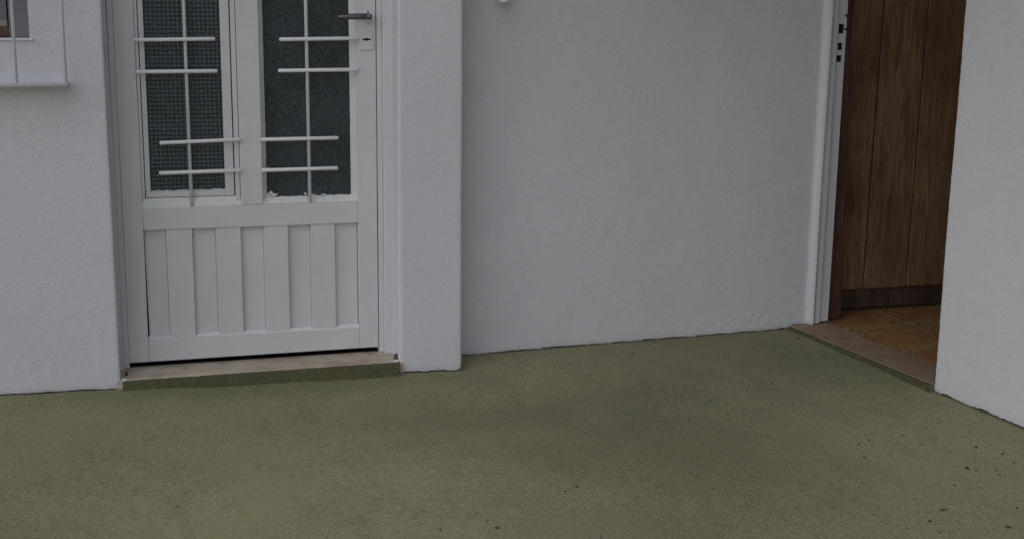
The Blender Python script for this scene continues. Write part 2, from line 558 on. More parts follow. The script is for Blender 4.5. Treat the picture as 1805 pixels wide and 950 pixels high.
def plaster(name, path, z_top, z_bot, step=0.009, r=0.009, amp=0.0016, seed=0.0, extra=None, skew=None, vis_top=1.36, label=None, cull=None, extra_z=()):
    """a coat of plaster: a plan polyline raised from an uneven lower edge z_bot(x, y) to z_top"""
    pts = rounded(path, r)
    dense = [pts[0]]
    for a, b in zip(pts, pts[1:]):
        L = (b - a).length
        n = max(1, int(L / step))
        for k in range(1, n + 1):
            dense.append(a.lerp(b, k / n))
    nrm = []
    for i in range(len(dense)):
        t = dense[min(i + 1, len(dense) - 1)] - dense[max(i - 1, 0)]
        nrm.append(Vector((t.y, -t.x)).normalized())        # towards the courtyard
    levels = [0, .004, .009, .016] + list(np.arange(.025, vis_top, step)) + list(np.arange(vis_top, z_top - 0.02, 0.12)) + [z_top]
    levels = sorted(set(levels) | set(extra_z))
    V, F = [], []
    for i, (p, n) in enumerate(zip(dense, nrm)):
        zb = z_bot(p.x, p.y)
        for j, zl in enumerate(levels):
            z = zl + zb * max(0.0, 1.0 - zl / 0.10)
            q = Vector((p.x, p.y, z))
            d = amp * 0.35 * noise.noise((p.x * 9 + seed, p.y * 9, z * 9)) + amp * 0.45 * noise.noise((p.x * 34 + seed, p.y * 34, z * 47))
            d += amp * 2.2 * noise.noise((p.x * 2.1 + seed, p.y * 2.1, z * 1.8))
            if zl < 0.012:
                d -= (0.012 - zl) * 0.25                       # lower lip turns in a little
            if extra:
                d += extra(p, z)
            sx = skew(z) if skew else 0.0
            V.append((p.x + n.x * d + (sx * (1 if i > len(dense) * 0.985 else 0)), p.y + n.y * d, z))
    m = len(levels)
    for i in range(len(dense) - 1):
        for j in range(m - 1):
            if cull and cull((dense[i] + dense[i + 1]) / 2, (levels[j] + levels[j + 1]) / 2):
                continue
            F.append((i * m + j, (i + 1) * m + j, (i + 1) * m + j + 1, i * m + j + 1))
    me = bpy.data.meshes.new(name)
    me.from_pydata(V, [], F)
    o = link(name, me, M_PLASTER, house, True)
    if label:
        o['label'] = label
    return o

def ragged(seed, lo=0.001, hi=0.007, at=None):
    def f(x, y):
        a = 0.5 + 0.5 * noise.noise((x * 17 + seed, y * 17, 0.3)) + 0.35 * noise.noise((x * 70 + seed, y * 70, 2.0))
        base = floor_z(x, y) if at is None else at(x, y)
        return base + lo + (hi - lo) * max(0.0, min(1.0, a))
    return f

TOP = 2.75
DOOR_L, DOOR_R = -0.047, 0.8413
WIN_R, WIN_Z0, WIN_Z1 = -0.2525, 1.088, 2.05
# left wall with the window opening cut out of it
plaster('wall', [(-3.0, 0.0), (-0.9, 0.0), (WIN_R, 0.0), (DOOR_L, 0.0), (DOOR_L, 0.125)], TOP, ragged(1.0), seed=3, extra_z=(WIN_Z0, WIN_Z1),
        cull=lambda p, z: -1.4 < p.x < WIN_R and WIN_Z0 < z < WIN_Z1, label='white plaster wall between the window and the white door')
box('reveal', WIN_R, WIN_R + 0.014, 0.002, 0.10, WIN_Z0, WIN_Z1, M_PLASTER, house)
# pier between door and recess
plaster('wall', [(DOOR_R, 0.125), (DOOR_R, 0.0), (1.055, 0.0), (1.055, 0.145)], TOP, ragged(5.0, 0.0, 0.009), seed=11, r=0.011, label='white plaster pier right of the white door')
# recessed wall, ending in a plaster bead against the frame of the open doorway
def my(x):
    return 0.1344 + (x - 1.1013) * 0.0471
def peel(p, z):
    """lifting, lumpy paint low down near the open doorway"""
    w = math.exp(-((p.x - 2.27) / 0.22) ** 2) * math.exp(-((z - 0.09) / 0.075) ** 2)
    w2 = 0.55 * math.exp(-((p.x - 1.98) / 0.30) ** 2) * math.exp(-((z - 0.03) / 0.035) ** 2)
    t = noise.noise((p.x * 26, z * 70, 4.4)) + 0.5 * noise.noise((p.x * 70, z * 130, 1.4))
    return (w + w2) * 0.0018 * (abs(t) * 2.0 - 0.3)
def mid_bot(x, y):
    if x > 2.398:
        return 0.017 + 0.002 * noise.noise((x * 40, 0, 0))
    return ragged(9.0, 0.0, 0.008)(x, y)
plaster('wall', [(1.03, my(1.03)), (2.460, my(2.460)), (2.470, my(2.470) - 0.020), (2.486, my(2.486) - 0.025), (2.491, my(2.491) + 0.004)],
        TOP, mid_bot, seed=23, r=0.010, extra=peel, skew=lambda z: 0.012 * max(0.0, 1 - z / 1.2), label='recessed white plaster wall between the doorways')
# right wall, from the near jamb of the open doorway towards the viewer
G5 = math.radians(5.2)
J = Vector((2.4695, -0.62))
ALONG = Vector((math.sin(G5), -math.cos(G5)))
INW = Vector((math.cos(G5), math.sin(G5)))
def rw_bot(x, y):
    return ragged(15.0, 0.0, 0.012)(x, y)
plaster('wall', [tuple(J + INW * 0.16), tuple(J), tuple(J + ALONG * 1.4)], TOP, rw_bot, seed=31, r=0.010, amp=0.0022, label='white plaster wall right of the open doorway')
plaster('wall', [tuple(J + ALONG * 1.4), tuple(J + ALONG * 4.5)], TOP, rw_bot, step=0.05, seed=31, amp=0.0022, label='white plaster wall running towards the viewer')

# masonry behind the plaster (shows as the dark joint along the floor)
box('masonry', -3.0, DOOR_L - 0.02, 0.011, 0.20, -0.05, WIN_Z0 - 0.02, M_GROUT, house)
box('masonry', WIN_R + 0.015, DOOR_L - 0.02, 0.011, 0.20, WIN_Z0 - 0.02, TOP, M_GROUT, house)
box('masonry', DOOR_R + 0.02, 1.044, 0.011, 0.20, -0.05, TOP, M_GROUT, house)
def slab(name, a, b, thick, z0, z1, mat):
    a, b = Vector(a), Vector(b)
    t = (b - a).normalized()
    n = Vector((-t.y, t.x)) * thick
    bm = bmesh.new()
    lo = [bm.verts.new((p.x, p.y, z0)) for p in (a, b, b + n, a + n)]
    hi = [bm.verts.new((p.x, p.y, z1)) for p in (a, b, b + n, a + n)]
    bm.faces.new(lo[::-1])
    bm.faces.new(hi)
    for i in range(4):
        bm.faces.new((lo[i], lo[(i + 1) % 4], hi[(i + 1) % 4], hi[i]))
    return bm_obj(name, bm, mat, house)
slab('masonry', (1.0, my(1.0) + 0.011), (2.49, my(2.49) + 0.011), 0.18, -0.05, TOP, M_GROUT)
pa = J + INW * 0.012 + ALONG * 0.02
slab('masonry', tuple(pa), tuple(pa + ALONG * 4.4), 0.15, -0.05, TOP, M_GROUT)
# lintels over the openings
box('lintel', DOOR_L - 0.019, DOOR_R + 0.019, 0.004, 0.20, 2.20, TOP, M_ROOM, house)
box('lintel', -1.4, WIN_R + 0.014, 0.004, 0.20, WIN_Z1, TOP, M_ROOM, house)
box('masonry', -3.0, -1.4, 0.006, 0.20, WIN_Z0, TOP, M_ROOM, house)
pl = J + INW * 0.01
slab('lintel', tuple(pl - ALONG * 0.80), tuple(pl + ALONG * 0.018), 0.15, 2.15, TOP, M_ROOM)

# roof slab with eaves; unseen slab below it added to shade the recess
bm = bmesh.new()
add_box(bm, -3.2, 5.6, -0.42, 3.4, TOP, TOP + 0.14, 0.01)
bm_obj('roof', bm, M_ROOF, house)
bm = bmesh.new()
add_box(bm, 1.062, 2.05, -2.2, 0.30, 1.98, 2.08, 0.008)
bm_obj('shade_slab', bm, M_ROOF, house)

# ---- rooms behind (closed boxes open only towards their doorway)
def room(name, x0, x1, y0, y1, z0, z1, mat, skip):
    bm = bmesh.new()
    v = {(i, j, k): bm.verts.new(((x0, x1)[i], (y0, y1)[j], (z0, z1)[k])) for i in (0, 1) for j in (0, 1) for k in (0, 1)}
    quads = {'x0': [(0, 0, 0), (0, 1, 0), (0, 1, 1), (0, 0, 1)], 'x1': [(1, 0, 0), (1, 0, 1), (1, 1, 1), (1, 1, 0)],
             'y0': [(0, 0, 0), (0, 0, 1), (1, 0, 1), (1, 0, 0)], 'y1': [(0, 1, 0), (1, 1, 0), (1, 1, 1), (0, 1, 1)],
             'z0': [(0, 0, 0), (1, 0, 0), (1, 1, 0), (0, 1, 0)], 'z1': [(0, 0, 1), (0, 1, 1), (1, 1, 1), (1, 0, 1)]}
    for kq, q in quads.items():
        if kq not in skip:
            bm.faces.new([v[c] for c in q])
    return bm_obj(name, bm, mat, house)
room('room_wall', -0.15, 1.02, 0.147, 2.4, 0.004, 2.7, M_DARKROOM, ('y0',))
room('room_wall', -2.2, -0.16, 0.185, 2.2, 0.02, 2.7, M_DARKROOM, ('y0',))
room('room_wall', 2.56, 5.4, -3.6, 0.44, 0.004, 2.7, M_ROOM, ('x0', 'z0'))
slab('room_wall', (2.655, -0.64), (2.96, -3.6), 0.02, 0.0, 2.7, M_ROOM)

# ---- threshold of the white door
def ragged_block(name, x0, x1, y0, y1, z0, z1, mat, parent, amp, nxs=60, seed=0.0, front_in=0.0):
    """a worn block: front arris chipped and wavy"""
    prof = [(y1, z0), (y0 + front_in, z0), (y0, z1 - 0.006), (y0 + 0.006, z1), (y0 + 0.05, z1), (y1, z1)]
    bm = bmesh.new()
    rings = []
    for i in range(nxs + 1):
        x = x0 + (x1 - x0) * i / nxs
        ring = []
        for j, (y, z) in enumerate(prof):
            dy = dz = 0.0
            if j in (1, 2, 3):
                dy = amp * (noise.noise((x * 13 + seed, j * 0.35, 0)) + 0.8 * noise.noise((x * 48 + seed, j * 0.6, 7)))
            if j in (2, 3):
                dz = -abs(amp * 0.9 * noise.noise((x * 31 + seed, 3, j * 0.3)))
            ring.append(bm.verts.new((x, y + dy, z + dz)))
        rings.append(ring)
    n = len(prof)
    for a, b in zip(rings, rings[1:]):
        for j in range(n):
            bm.faces.new((a[j], a[(j + 1) % n], b[(j + 1) % n], b[j]))
    bm.faces.new(rings[0])
    bm.faces.new(rings[-1][::-1])
    return bm_obj(name, bm, mat, parent)
thr = ragged_block('threshold', DOOR_L - 0.012, DOOR_R + 0.012, -0.004, 0.146, -0.04, 0.035, M_PINK, house, 0.003, seed=2)
thr['label'] = 'worn pinkish stone threshold under the white door'
rs = ragged_block('riser', DOOR_L + 0.004, DOOR_R - 0.001, -0.012, -0.001, -0.04, 0.0325, M_RISER, thr, 0.0022, nxs=140, seed=8, front_in=-0.034)
rs['label'] = 'dark green painted riser of the threshold'

# chipped plaster crumbs left in the corners of the threshold
def lump(name, c, s, mat, parent, seed, sub=2):
    bm = bmesh.new()
    bmesh.ops.create_icosphere(bm, subdivisions=sub, radius=1.0)
    for v in bm.verts:
        q = 1 + 0.45 * noise.noise(Vector(v.co) * 1.7 + Vector((seed, 0, 0))) + 0.2 * noise.noise(Vector(v.co) * 4.1 + Vector((0, seed, 0)))
        v.co = Vector((c[0] + v.co.x * s[0] * q, c[1] + v.co.y * s[1] * q, c[2] + v.co.z * s[2] * q))
    return bm_obj(name, bm, mat, parent, smooth=False)
lump('plaster_chip', (0.833, 0.006, 0.035), (0.009, 0.009, 0.004), M_PLASTER, house, 1.0)
lump('plaster_chip', (0.835, 0.032, 0.042), (0.008, 0.008, 0.011), M_GROUT, house, 6.0)
lump('plaster_chip', (-0.034, 0.006, 0.033), (0.012, 0.010, 0.005), M_PLASTER, house, 9.0)
lump('plaster_chip', (-0.030, 0.055, 0.040), (0.005, 0.008, 0.008), M_GROUT, house, 12.0)
lump('plaster_chip', (-0.040, -0.006, 0.018), (0.007, 0.007, 0.008), M_PLASTER, house, 15.0)

box('inner_sill', DOOR_L, DOOR_R, 0.148, 0.30, 0.006, 0.020, M_WOODRED, house)

# ---- frame of the white door
fr = empty('door_frame', (0, 0, 0), '', '')
for kx in ('label', 'category'):
    del fr[kx]
fr.parent = house
fr.location = Vector((0.4, 0.15, 0.0)) - Vector(house.location)
fr['label'] = 'white painted frame around the white door'
box('jamb', -0.11, -0.036, 0.100, 0.19, 0.036, 2.19, M_PAINT, fr, 0.002, 0.002)
box('jamb', -0.0355, -0.0187, 0.128, 0.189, 0.036, 2.19, M_PAINT, fr, 0.0015, 0.001)
box('jamb', 0.8135, 0.90, 0.102, 0.19, 0.036, 2.19, M_PAINT, fr, 0.002, 0.002)
box('jamb', 0.7975, 0.8132, 0.125, 0.189, 0.036, 2.19, M_PAINT, fr, 0.0015, 0.001)
box('head', -0.036, 0.8135, 0.10, 0.19, 2.128, 2.199, M_PAINTX, fr, 0.002)

# ---- right doorway: threshold, frame, tiled floor
def quad_block(name, pts, z0, z1, mat, parent, bev=0.004):
    bm = bmesh.new()
    lo = [bm.verts.new((x, y, z0)) for x, y in pts]
    hi = [bm.verts.new((x, y, z1)) for x, y in pts]
    bm.faces.new(lo[::-1])
    f = bm.faces.new(hi)
    for i in range(4):
        bm.faces.new((lo[i], lo[(i + 1) % 4], hi[(i + 1) % 4], hi[i]))
    es = list(f.edges)
    bmesh.ops.subdivide_edges(bm, edges=[e for e in bm.edges if e.calc_length() > 0.3], cuts=40)
    for v in bm.verts:
        if v.co.z > z1 - 1e-4:
            v.co.z += 0.0012 * noise.noise((v.co.x * 9, v.co.y * 9, 3))
            nv = noise.noise((v.co.x * 25, v.co.y * 25, 6.0))
            v.co.x += 0.0025 * nv
    return bm_obj(name, bm, mat, parent)
P_far = Vector((2.392, 0.235))
P_near = Vector(J) + ALONG * 0.004
IN_far, IN_near = Vector((2.543, 0.235)), Vector((2.6415, -0.62))
thr2 = quad_block('threshold', [tuple(P_near), tuple(IN_near), tuple(IN_far), tuple(P_far)], -0.03, 0.0155, M_BROWNSTONE, house)
thr2['label'] = 'dull brown cement threshold of the open doorway'
rp0, rp1 = P_far - INW * 0.008, P_near - INW * 0.008 + ALONG * -0.006
rs2 = quad_block('riser', [tuple(rp1 - INW * 0.004), tuple(P_near - INW * 0.001), tuple(P_far - INW * 0.001 + Vector((0, -0.046))), tuple(rp0 + Vector((0, -0.046)))], -0.03, 0.0125, M_RISER, thr2)
rs2['label'] = 'green painted edge of the brown threshold'

fr2 = empty('door_frame', (0, 0, 0), '', '')
for kx in ('label', 'category'):
    del fr2[kx]
fr2.parent = house
fr2.location = Vector((2.54, 0.21, 0.0)) - Vector(house.location)
fr2['label'] = 'white painted door jamb with dark lock holes'
box('jamb', 2.486, 2.5140, 0.188, 0.26, 0.019, 2.15, M_PAINT, fr2, 0.002, 0.0015)
def plate_holes(name, xs_, zs_, y, depth, back, holes, mat, parent):
    """a flat jamb facing the courtyard with real rectangular mortices"""
    bm = bmesh.new()
    def q(a, b, c, d):
        bm.faces.new([bm.verts.new(p) for p in (a, b, c, d)])
    x0, x1 = xs_
    cuts_x = sorted({x0, x1} | {h[0] for h in holes} | {h[1] for h in holes})
    cuts_z = sorted(set(zs_) | {h[2] for h in holes} | {h[3] for h in holes})
    for a, b in zip(cuts_x, cuts_x[1:]):
        for c, d in zip(cuts_z, cuts_z[1:]):
            inside = any(h[0] - 1e-6 <= a and b <= h[1] + 1e-6 and h[2] - 1e-6 <= c and d <= h[3] + 1e-6 for h in holes)
            if not inside:
                q((a, y, c), (b, y, c), (b, y, d), (a, y, d))
    for hx0, hx1, hz0, hz1 in holes:
        yb = y + depth
        q((hx0, y, hz0), (hx0, y, hz1), (hx0, yb, hz1), (hx0, yb, hz0))
        q((hx1, y, hz0), (hx1, yb, hz0), (hx1, yb, hz1), (hx1, y, hz1))
        q((hx0, y, hz0), (hx0, yb, hz0), (hx1, yb, hz0), (hx1, y, hz0))
        q((hx0, y, hz1), (hx1, y, hz1), (hx1, yb, hz1), (hx0, yb, hz1))
        q((hx0, yb, hz0), (hx0, yb, hz1), (hx1, yb, hz1), (hx1, yb, hz0))
    z0, z1 = min(zs_), max(zs_)
    q((x0, y, z0), (x0, y, z1), (x0, back, z1), (x0, back, z0))
    q((x1, y, z0), (x1, back, z0), (x1, back, z1), (x1, y, z1))
    q((x0, y, z0), (x0, back, z0), (x1, back, z0), (x1, y, z0))
    bmesh.ops.remove_doubles(bm, verts=bm.verts, dist=1e-6)
    me = bpy.data.meshes.new(name)
    bm.to_mesh(me)
    bm.free()
    o = link(name, me, mat, parent)
    return o
HOLES = [(2.5245, 2.5485, 1.1075, 1.1415), (2.5250, 2.5465, 1.0475, 1.0740), (2.5225, 2.5465, 1.0045, 1.0290)]
plate_holes('strike_jamb', (2.5145, 2.5560), (0.0225, 2.15), 0.199, 0.030, 0.262, HOLES, M_PAINT, fr2)
for hx0, hx1, hz0, hz1 in HOLES:
    box('lock_hole', hx0 + 0.0004, hx1 - 0.0004, 0.2075, 0.2285, hz0 + 0.0004, hz1 - 0.0004, M_BLACK, fr2)
box('latch_bolt', 2.5445, 2.5600, 0.195, 0.1985, 1.121, 1.1265, M_BLACK, fr2)
box('latch_bolt', 2.5455, 2.5535, 0.195, 0.1985, 1.168, 1.1765, M_STEEL, fr2)
# brown stop of the frame, tapering because it hangs out of plumb
bm = bmesh.new()
yb0, yb1 = 0.232, 0.345
for_z = (0.024, 2.14)
vv = []
for z, xr in ((for_z[0], 2.637), (1.22, 2.598), (for_z[1], 2.575)):
    vv.append([bm.verts.new(p) for p in ((2.5570, yb0, z), (xr - 0.006, yb0, z), (xr, yb0 + 0.006, z), (xr, yb1, z), (2.5570, yb1, z))])
for a, b in zip(vv, vv[1:]):
    for k in range(5):
        bm.faces.new((a[k], a[(k + 1) % 5], b[(k + 1) % 5], b[k]))
bm.faces.new(vv[0][::-1])
bm.faces.new(vv[-1])
st = bm_obj('door_stop', bm, M_WOODRED, fr2)
st['label'] = 'red-brown wooden door stop beside the white jamb'

# tiled floor inside
tf = empty('tile_floor', (0, 0, 0), '', '')
for kx in ('label', 'category'):
    del tf[kx]
tf.parent = house
tf.location = Vector((3.2, -0.3, 0.0)) - Vector(house.location)
tf['label'] = 'ornate brown and yellow tiled floor inside the open doorway'
quad_block('grout', [(2.9, -2.6), (5.3, -2.6), (5.3, 0.43), (2.50, 0.43)], -0.03, 0.0095, M_TGROUT, tf)
TS, TG = 0.300, 0.003
th_ang = math.radians(3.0)
bm = bmesh.new()
h = (TS - TG) / 2
add_box(bm, -h, h, -h, h, -0.02, 0.0, 0.0012, 1)
bmesh.ops.recalc_face_normals(bm, faces=bm.faces)
tile_me = bpy.data.meshes.new('tile')
bm.to_mesh(tile_me)
bm.free()
tile_me.materials.append(M_TILE)
def inner_line(y):                       # inner edge of the threshold
    t = (0.235 - y) / (0.235 + 0.62)
    return IN_far.x + (IN_near.x - IN_far.x) * t
tbase = Vector(tf.location) + Vector(house.location)
for i in range(-1, 6):
    for j in range(-6, 4):
        cx = 2.72 + (i * TS) * math.cos(th_ang) - (j * TS) * math.sin(th_ang) * 1.0
        cy = -0.045 + (i * TS) * math.sin(th_ang) + (j * TS) * math.cos(th_ang)
        if cy + TS * 0.55 > 0.44 + TS * 0.6 or cx + TS * 0.5 < inner_line(cy) + 0.002:
            continue
        x_in = inner_line(cy)
        if cx - TS * 0.55 > x_in and cy + TS * 0.5 < 0.43:
            o = bpy.data.objects.new('tile', tile_me)
            col.objects.link(o)
            o.parent = tf
            o.location = Vector((cx, cy, 0.0140 + 0.0004 * random.random())) - tbase
            o.rotation_euler.z = th_ang
        else:
            # cut tile along the threshold or the back wall
            bm = bmesh.new()
            add_box(bm, -h, h, -h, h, -0.02, 0.0, 0.0012, 1)
            R_ = Matrix.Rotation(-th_ang, 3, 'Z')
            def cut(pt, nrm):
                lp = R_ @ (Vector((pt[0], pt[1], 0)) - Vector((cx, cy, 0)))
                ln = R_ @ Vector((nrm[0], nrm[1], 0))
                g = list(bm.verts) + list(bm.edges) + list(bm.faces)
                res = bmesh.ops.bisect_plane(bm, geom=g, plane_co=lp, plane_no=ln, clear_outer=True)
                es = [e for e in res['geom_cut'] if isinstance(e, bmesh.types.BMEdge)]
                if es:
                    bmesh.ops.holes_fill(bm, edges=es, sides=0)
            d_in = (IN_near - IN_far).normalized()
            cut(IN_far + Vector((0.003, 0)), (d_in.y, -d_in.x))
            cut((3, 0.425), (0, 1))
            if len(bm.faces) == 0:
                bm.free()
                continue
            bmesh.ops.recalc_face_normals(bm, faces=bm.faces)
            me = bpy.data.meshes.new('tile')
            bm.to_mesh(me)
            bm.free()
            me.materials.append(M_TILE)
            o = bpy.data.objects.new('tile', me)
            col.objects.link(o)
            o.parent = tf
            o.location = Vector((cx, cy, 0.0142)) - tbase
            o.rotation_euler.z = th_ang

# ---- window at the left edge
win = empty('window', (0, 0, 0), '', '')
for kx in ('label', 'category'):
    del win[kx]
win.parent = house
win.location = Vector((-0.7, 0.1, WIN_Z0)) - Vector(house.location)
win['label'] = 'window with grey frame and brown sash at the left edge'
box('frame', -0.312, WIN_R - 0.001, 0.070, 0.155, WIN_Z0 + 0.001, WIN_Z1, M_GREYF, win, 0.002)
box('frame', -1.4, -0.3125, 0.080, 0.155, WIN_Z0 + 0.0005, 1.118, M_WOODRED, win, 0.002)
box('sash', -1.39, -0.318, 0.098, 0.150, 1.1185, 1.138, M_TAN, win, 0.002)
box('sash', -0.345, -0.318, 0.1, 0.149, 1.1385, WIN_Z1, M_GREYF, win, 0.002)
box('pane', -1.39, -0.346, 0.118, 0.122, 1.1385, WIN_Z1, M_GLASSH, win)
box('sill', -1.45, WIN_R + 0.010, -0.006, 0.0695, WIN_Z0 - 0.006, WIN_Z0, M_BAR, win, 0.002)

# ------------------------------------------------------------------ white door
door = empty('white_door', (0.39, 0.15, 0.0525), 'closed white wooden door with two glazed lights and a planked lower panel', 'door')
FY = 0.130
BACK = 0.165
box('stile', -0.018, 0.0430, FY, BACK, 0.0525, 2.125, M_PAINT, door, 0.002, 0.0012)
box('stile', 0.7310, 0.7950, FY, BACK, 0.0525, 2.125, M_PAINT, door, 0.002, 0.0012)
box('bottom_rail', 0.0434, 0.7306, FY + 0.0006, BACK, 0.0530, 0.1255, M_PAINTX, door, 0.002, 0.0012)
box('middle_rail', 0.0434, 0.7306, FY + 0.0004, BACK, 0.4845, 0.5560, M_PAINTX, door, 0.002, 0.0010)
box('top_rail', 0.0434, 0.7306, FY + 0.0005, BACK, 2.03, 2.1245, M_PAINTX, door, 0.002)
box('mullion', 0.3508, 0.4202, FY + 0.0003, BACK, 0.5564, 2.0295, M_PAINT, door, 0.002, 0.0010)
PX = [0.0436, 0.1120, 0.1935, 0.2668, 0.3472, 0.4196, 0.4992, 0.5725, 0.6530, 0.7292]
for i in range(9):
    a, b = PX[i], PX[i + 1]
    raised = i % 2 == 1
    y = FY + (0.0045 if raised else 0.0180) + random.uniform(-0.0008, 0.0008)
    g0 = 0.0014 if i == 0 else 0.0003
    bm = bmesh.new()
    add_box(bm, a + g0, b - 0.0003, y, BACK - 0.004, 0.1262, 0.4840, 0.0016, 2)
    if i == 0:
        # this board has shrunk and split away from the stile
        bmesh.ops.bisect_plane(bm, geom=list(bm.verts) + list(bm.edges) + list(bm.faces), plane_co=(0, 0, 0.40), plane_no=(0, 0, 1))
        for v in bm.verts:
            if v.co.x < a + 0.02:
                v.co.x += 0.0028 * max(0.0, min(1.0, (0.40 - v.co.z) / 0.25))
    bm_obj('plank', bm, M_PAINT, door)
# wavy paint-filled beads along the bottom of the boards
def paint_bead(name, x0, x1, y0, y1, z0, z1, amp, seed, parent, n=90, mat=None, y_top=None):
    """sloping strip, lower edge straight, upper edge ragged"""
    bm = bmesh.new()
    rows = []
    for i in range(n + 1):
        x = x0 + (x1 - x0) * i / n
        k = amp * (noise.noise((x * 38 + seed, seed, 0)) + 0.7 * noise.noise((x * 120 + seed, seed, 3)))
        rows.append([bm.verts.new(p) for p in ((x, y0, z0), (x, (y0 + y1) / 2 - 0.0006, (z0 + z1) / 2 + k * 0.3), (x, y1 - 0.0004, z1 + k), (x, y1 + 0.003, z1 + k), (x, y1 + 0.003, z0))])
    for a, b in zip(rows, rows[1:]):
        for j in range(5):
            bm.faces.new((a[j], a[(j + 1) % 5], b[(j + 1) % 5], b[j]))
    bm.faces.new(rows[0])
    bm.faces.new(rows[-1][::-1])
    return bm_obj(name, bm, mat or M_PUTTY, parent)
paint_bead('paint_bead', 0.0436, 0.7304, FY + 0.0008, FY + 0.0135, 0.1256, 0.1345, 0.0020, 3.0, door)
paint_bead('paint_bead', 0.0436, 0.3506, FY + 0.0008, FY + 0.0150, 0.5562, 0.5850, 0.0006, 5.0, door)

# left light: an opening sash
PY = 0.1545
sash = box('sash', 0.0560, 0.0715, 0.1430, 0.170, 0.6040, 2.0150, M_PAINT, door, 0.0015, 0.0006)
sash['label'] = 'opening sash of the left light'
for args in ((0.3030, 0.3310, 0.1420, 0.170, 0.5865, 2.0155),):
    box('sash_stile', *args, M_PAINT, sash, 0.0015, 0.0006)
box('sash_rail', 0.0562, 0.3028, 0.1432, 0.170, 0.5868, 0.6036, M_PAINTX, sash, 0.0015, 0.0006)
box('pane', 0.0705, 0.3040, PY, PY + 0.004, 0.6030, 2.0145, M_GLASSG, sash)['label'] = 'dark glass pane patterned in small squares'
paint_bead('putty', 0.0718, 0.3026, 0.1432, PY - 0.0006, 0.6034, 0.6080, 0.0030, 21.0, sash)
box('sash_stop', 0.3345, 0.3492, 0.1370, 0.170, 0.5595, 2.0285, M_PAINT, door, 0.0012, 0.0004)
box('sash_stop', 0.0436, 0.0535, 0.1380, 0.170, 0.5860, 2.0285, M_PAINT, door, 0.0012, 0.0004)
# right light: fixed glass set in putty
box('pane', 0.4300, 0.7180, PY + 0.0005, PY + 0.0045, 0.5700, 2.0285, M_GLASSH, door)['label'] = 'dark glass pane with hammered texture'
paint_bead('putty', 0.4206, 0.7306, FY + 0.0010, PY - 0.0004, 0.5564, 0.5765, 0.0036, 41.0, door, n=160)
def side_bead(x_out, x_in, seed):
    bm = bmesh.new()
    rows = []
    n = 80
    for i in range(n + 1):
        z = 0.566 + (2.028 - 0.566) * i / n
        k = 0.0010 * noise.noise((z * 30, seed, 0)) + 0.0006 * noise.noise((z * 90, seed, 3))
        rows.append([bm.verts.new(p) for p in ((x_out, FY + 0.006, z), (x_in + k, PY - 0.0006, z), (x_in + k, PY + 0.001, z), (x_out, PY + 0.001, z))])
    for a, b in zip(rows, rows[1:]):
        for j in range(4):
            bm.faces.new((a[j], a[(j + 1) % 4], b[(j + 1) % 4], b[j]))
    bm.faces.new(rows[0])
    bm.faces.new(rows[-1][::-1])
    return bm_obj('putty', bm, M_PAINT, door)
side_bead(0.4206, 0.4362, 2.0)
side_bead(0.7306, 0.7118, 7.0)
# smeared paint on the glass, low on the left of the right light
for i, (x, z, w, hh) in enumerate(((0.441, 0.583, 0.006, 0.009), (0.449, 0.590, 0.009, 0.008), (0.462, 0.584, 0.012, 0.004), (0.455, 0.580, 0.012, 0.005),
                                   (0.441, 0.672, 0.005, 0.002), (0.5605, 0.583, 0.006, 0.006), (0.585, 0.580, 0.008, 0.003), (0.62, 0.579, 0.012, 0.003))):
    lump('paint_smear', (x, PY + 0.0002, z), (w * 0.75, 0.0010, hh * 0.7), M_PUTTY, door, 3.0 * i)

# security bars in front of both lights
BY = 0.1235
for pts in (((0.1932, BY, 2.026), (0.1950, BY, 0.5575)), ((0.5700, BY, 2.026), (0.5723, BY, 0.5575))):
    rod('bar', [(pts[0][0], FY + 0.004, pts[0][2]), (pts[0][0], FY + 0.002, pts[0][2] - 0.03), (pts[1][0], FY + 0.002, pts[1][2])], 0.0056, M_BAR, door)
HB = [((0.0415, 1.0801), (0.2851, 1.0842)), ((0.0420, 0.9833), (0.2887, 0.9850)),
      ((0.1037, 0.7628), (0.3530, 0.7689)), ((0.0980, 0.6680), (0.3520, 0.6706)),
      ((0.4837, 1.0831), (0.7330, 1.0874)), ((0.4778, 0.9852), (0.7330, 0.9879)),
      ((0.4180, 0.7675), (0.6667, 0.7685)), ((0.4175, 0.6688), (0.6633, 0.6701))]
for k in range(1, 4):                                       # the same pattern continues above the picture
    HB += [((0.0415 if k % 2 == 0 else 0.10, 1.084 + 0.3 * k), (0.287 if k % 2 == 0 else 0.352, 1.085 + 0.3 * k)),
           ((0.48 if k % 2 == 0 else 0.418, 1.085 + 0.3 * k), (0.733 if k % 2 == 0 else 0.665, 1.086 + 0.3 * k))]
for (xa, za), (xb, zb) in HB:
    e = 0.003
    rod('bar', [(xa, BY - 0.0045, za), (xa + e, BY - 0.0045, za + 0.00005), (xb - e, BY - 0.0045, zb), (xb, BY - 0.0045, zb)], [0.0042, 0.0062, 0.0062, 0.0042], M_BAR, door)

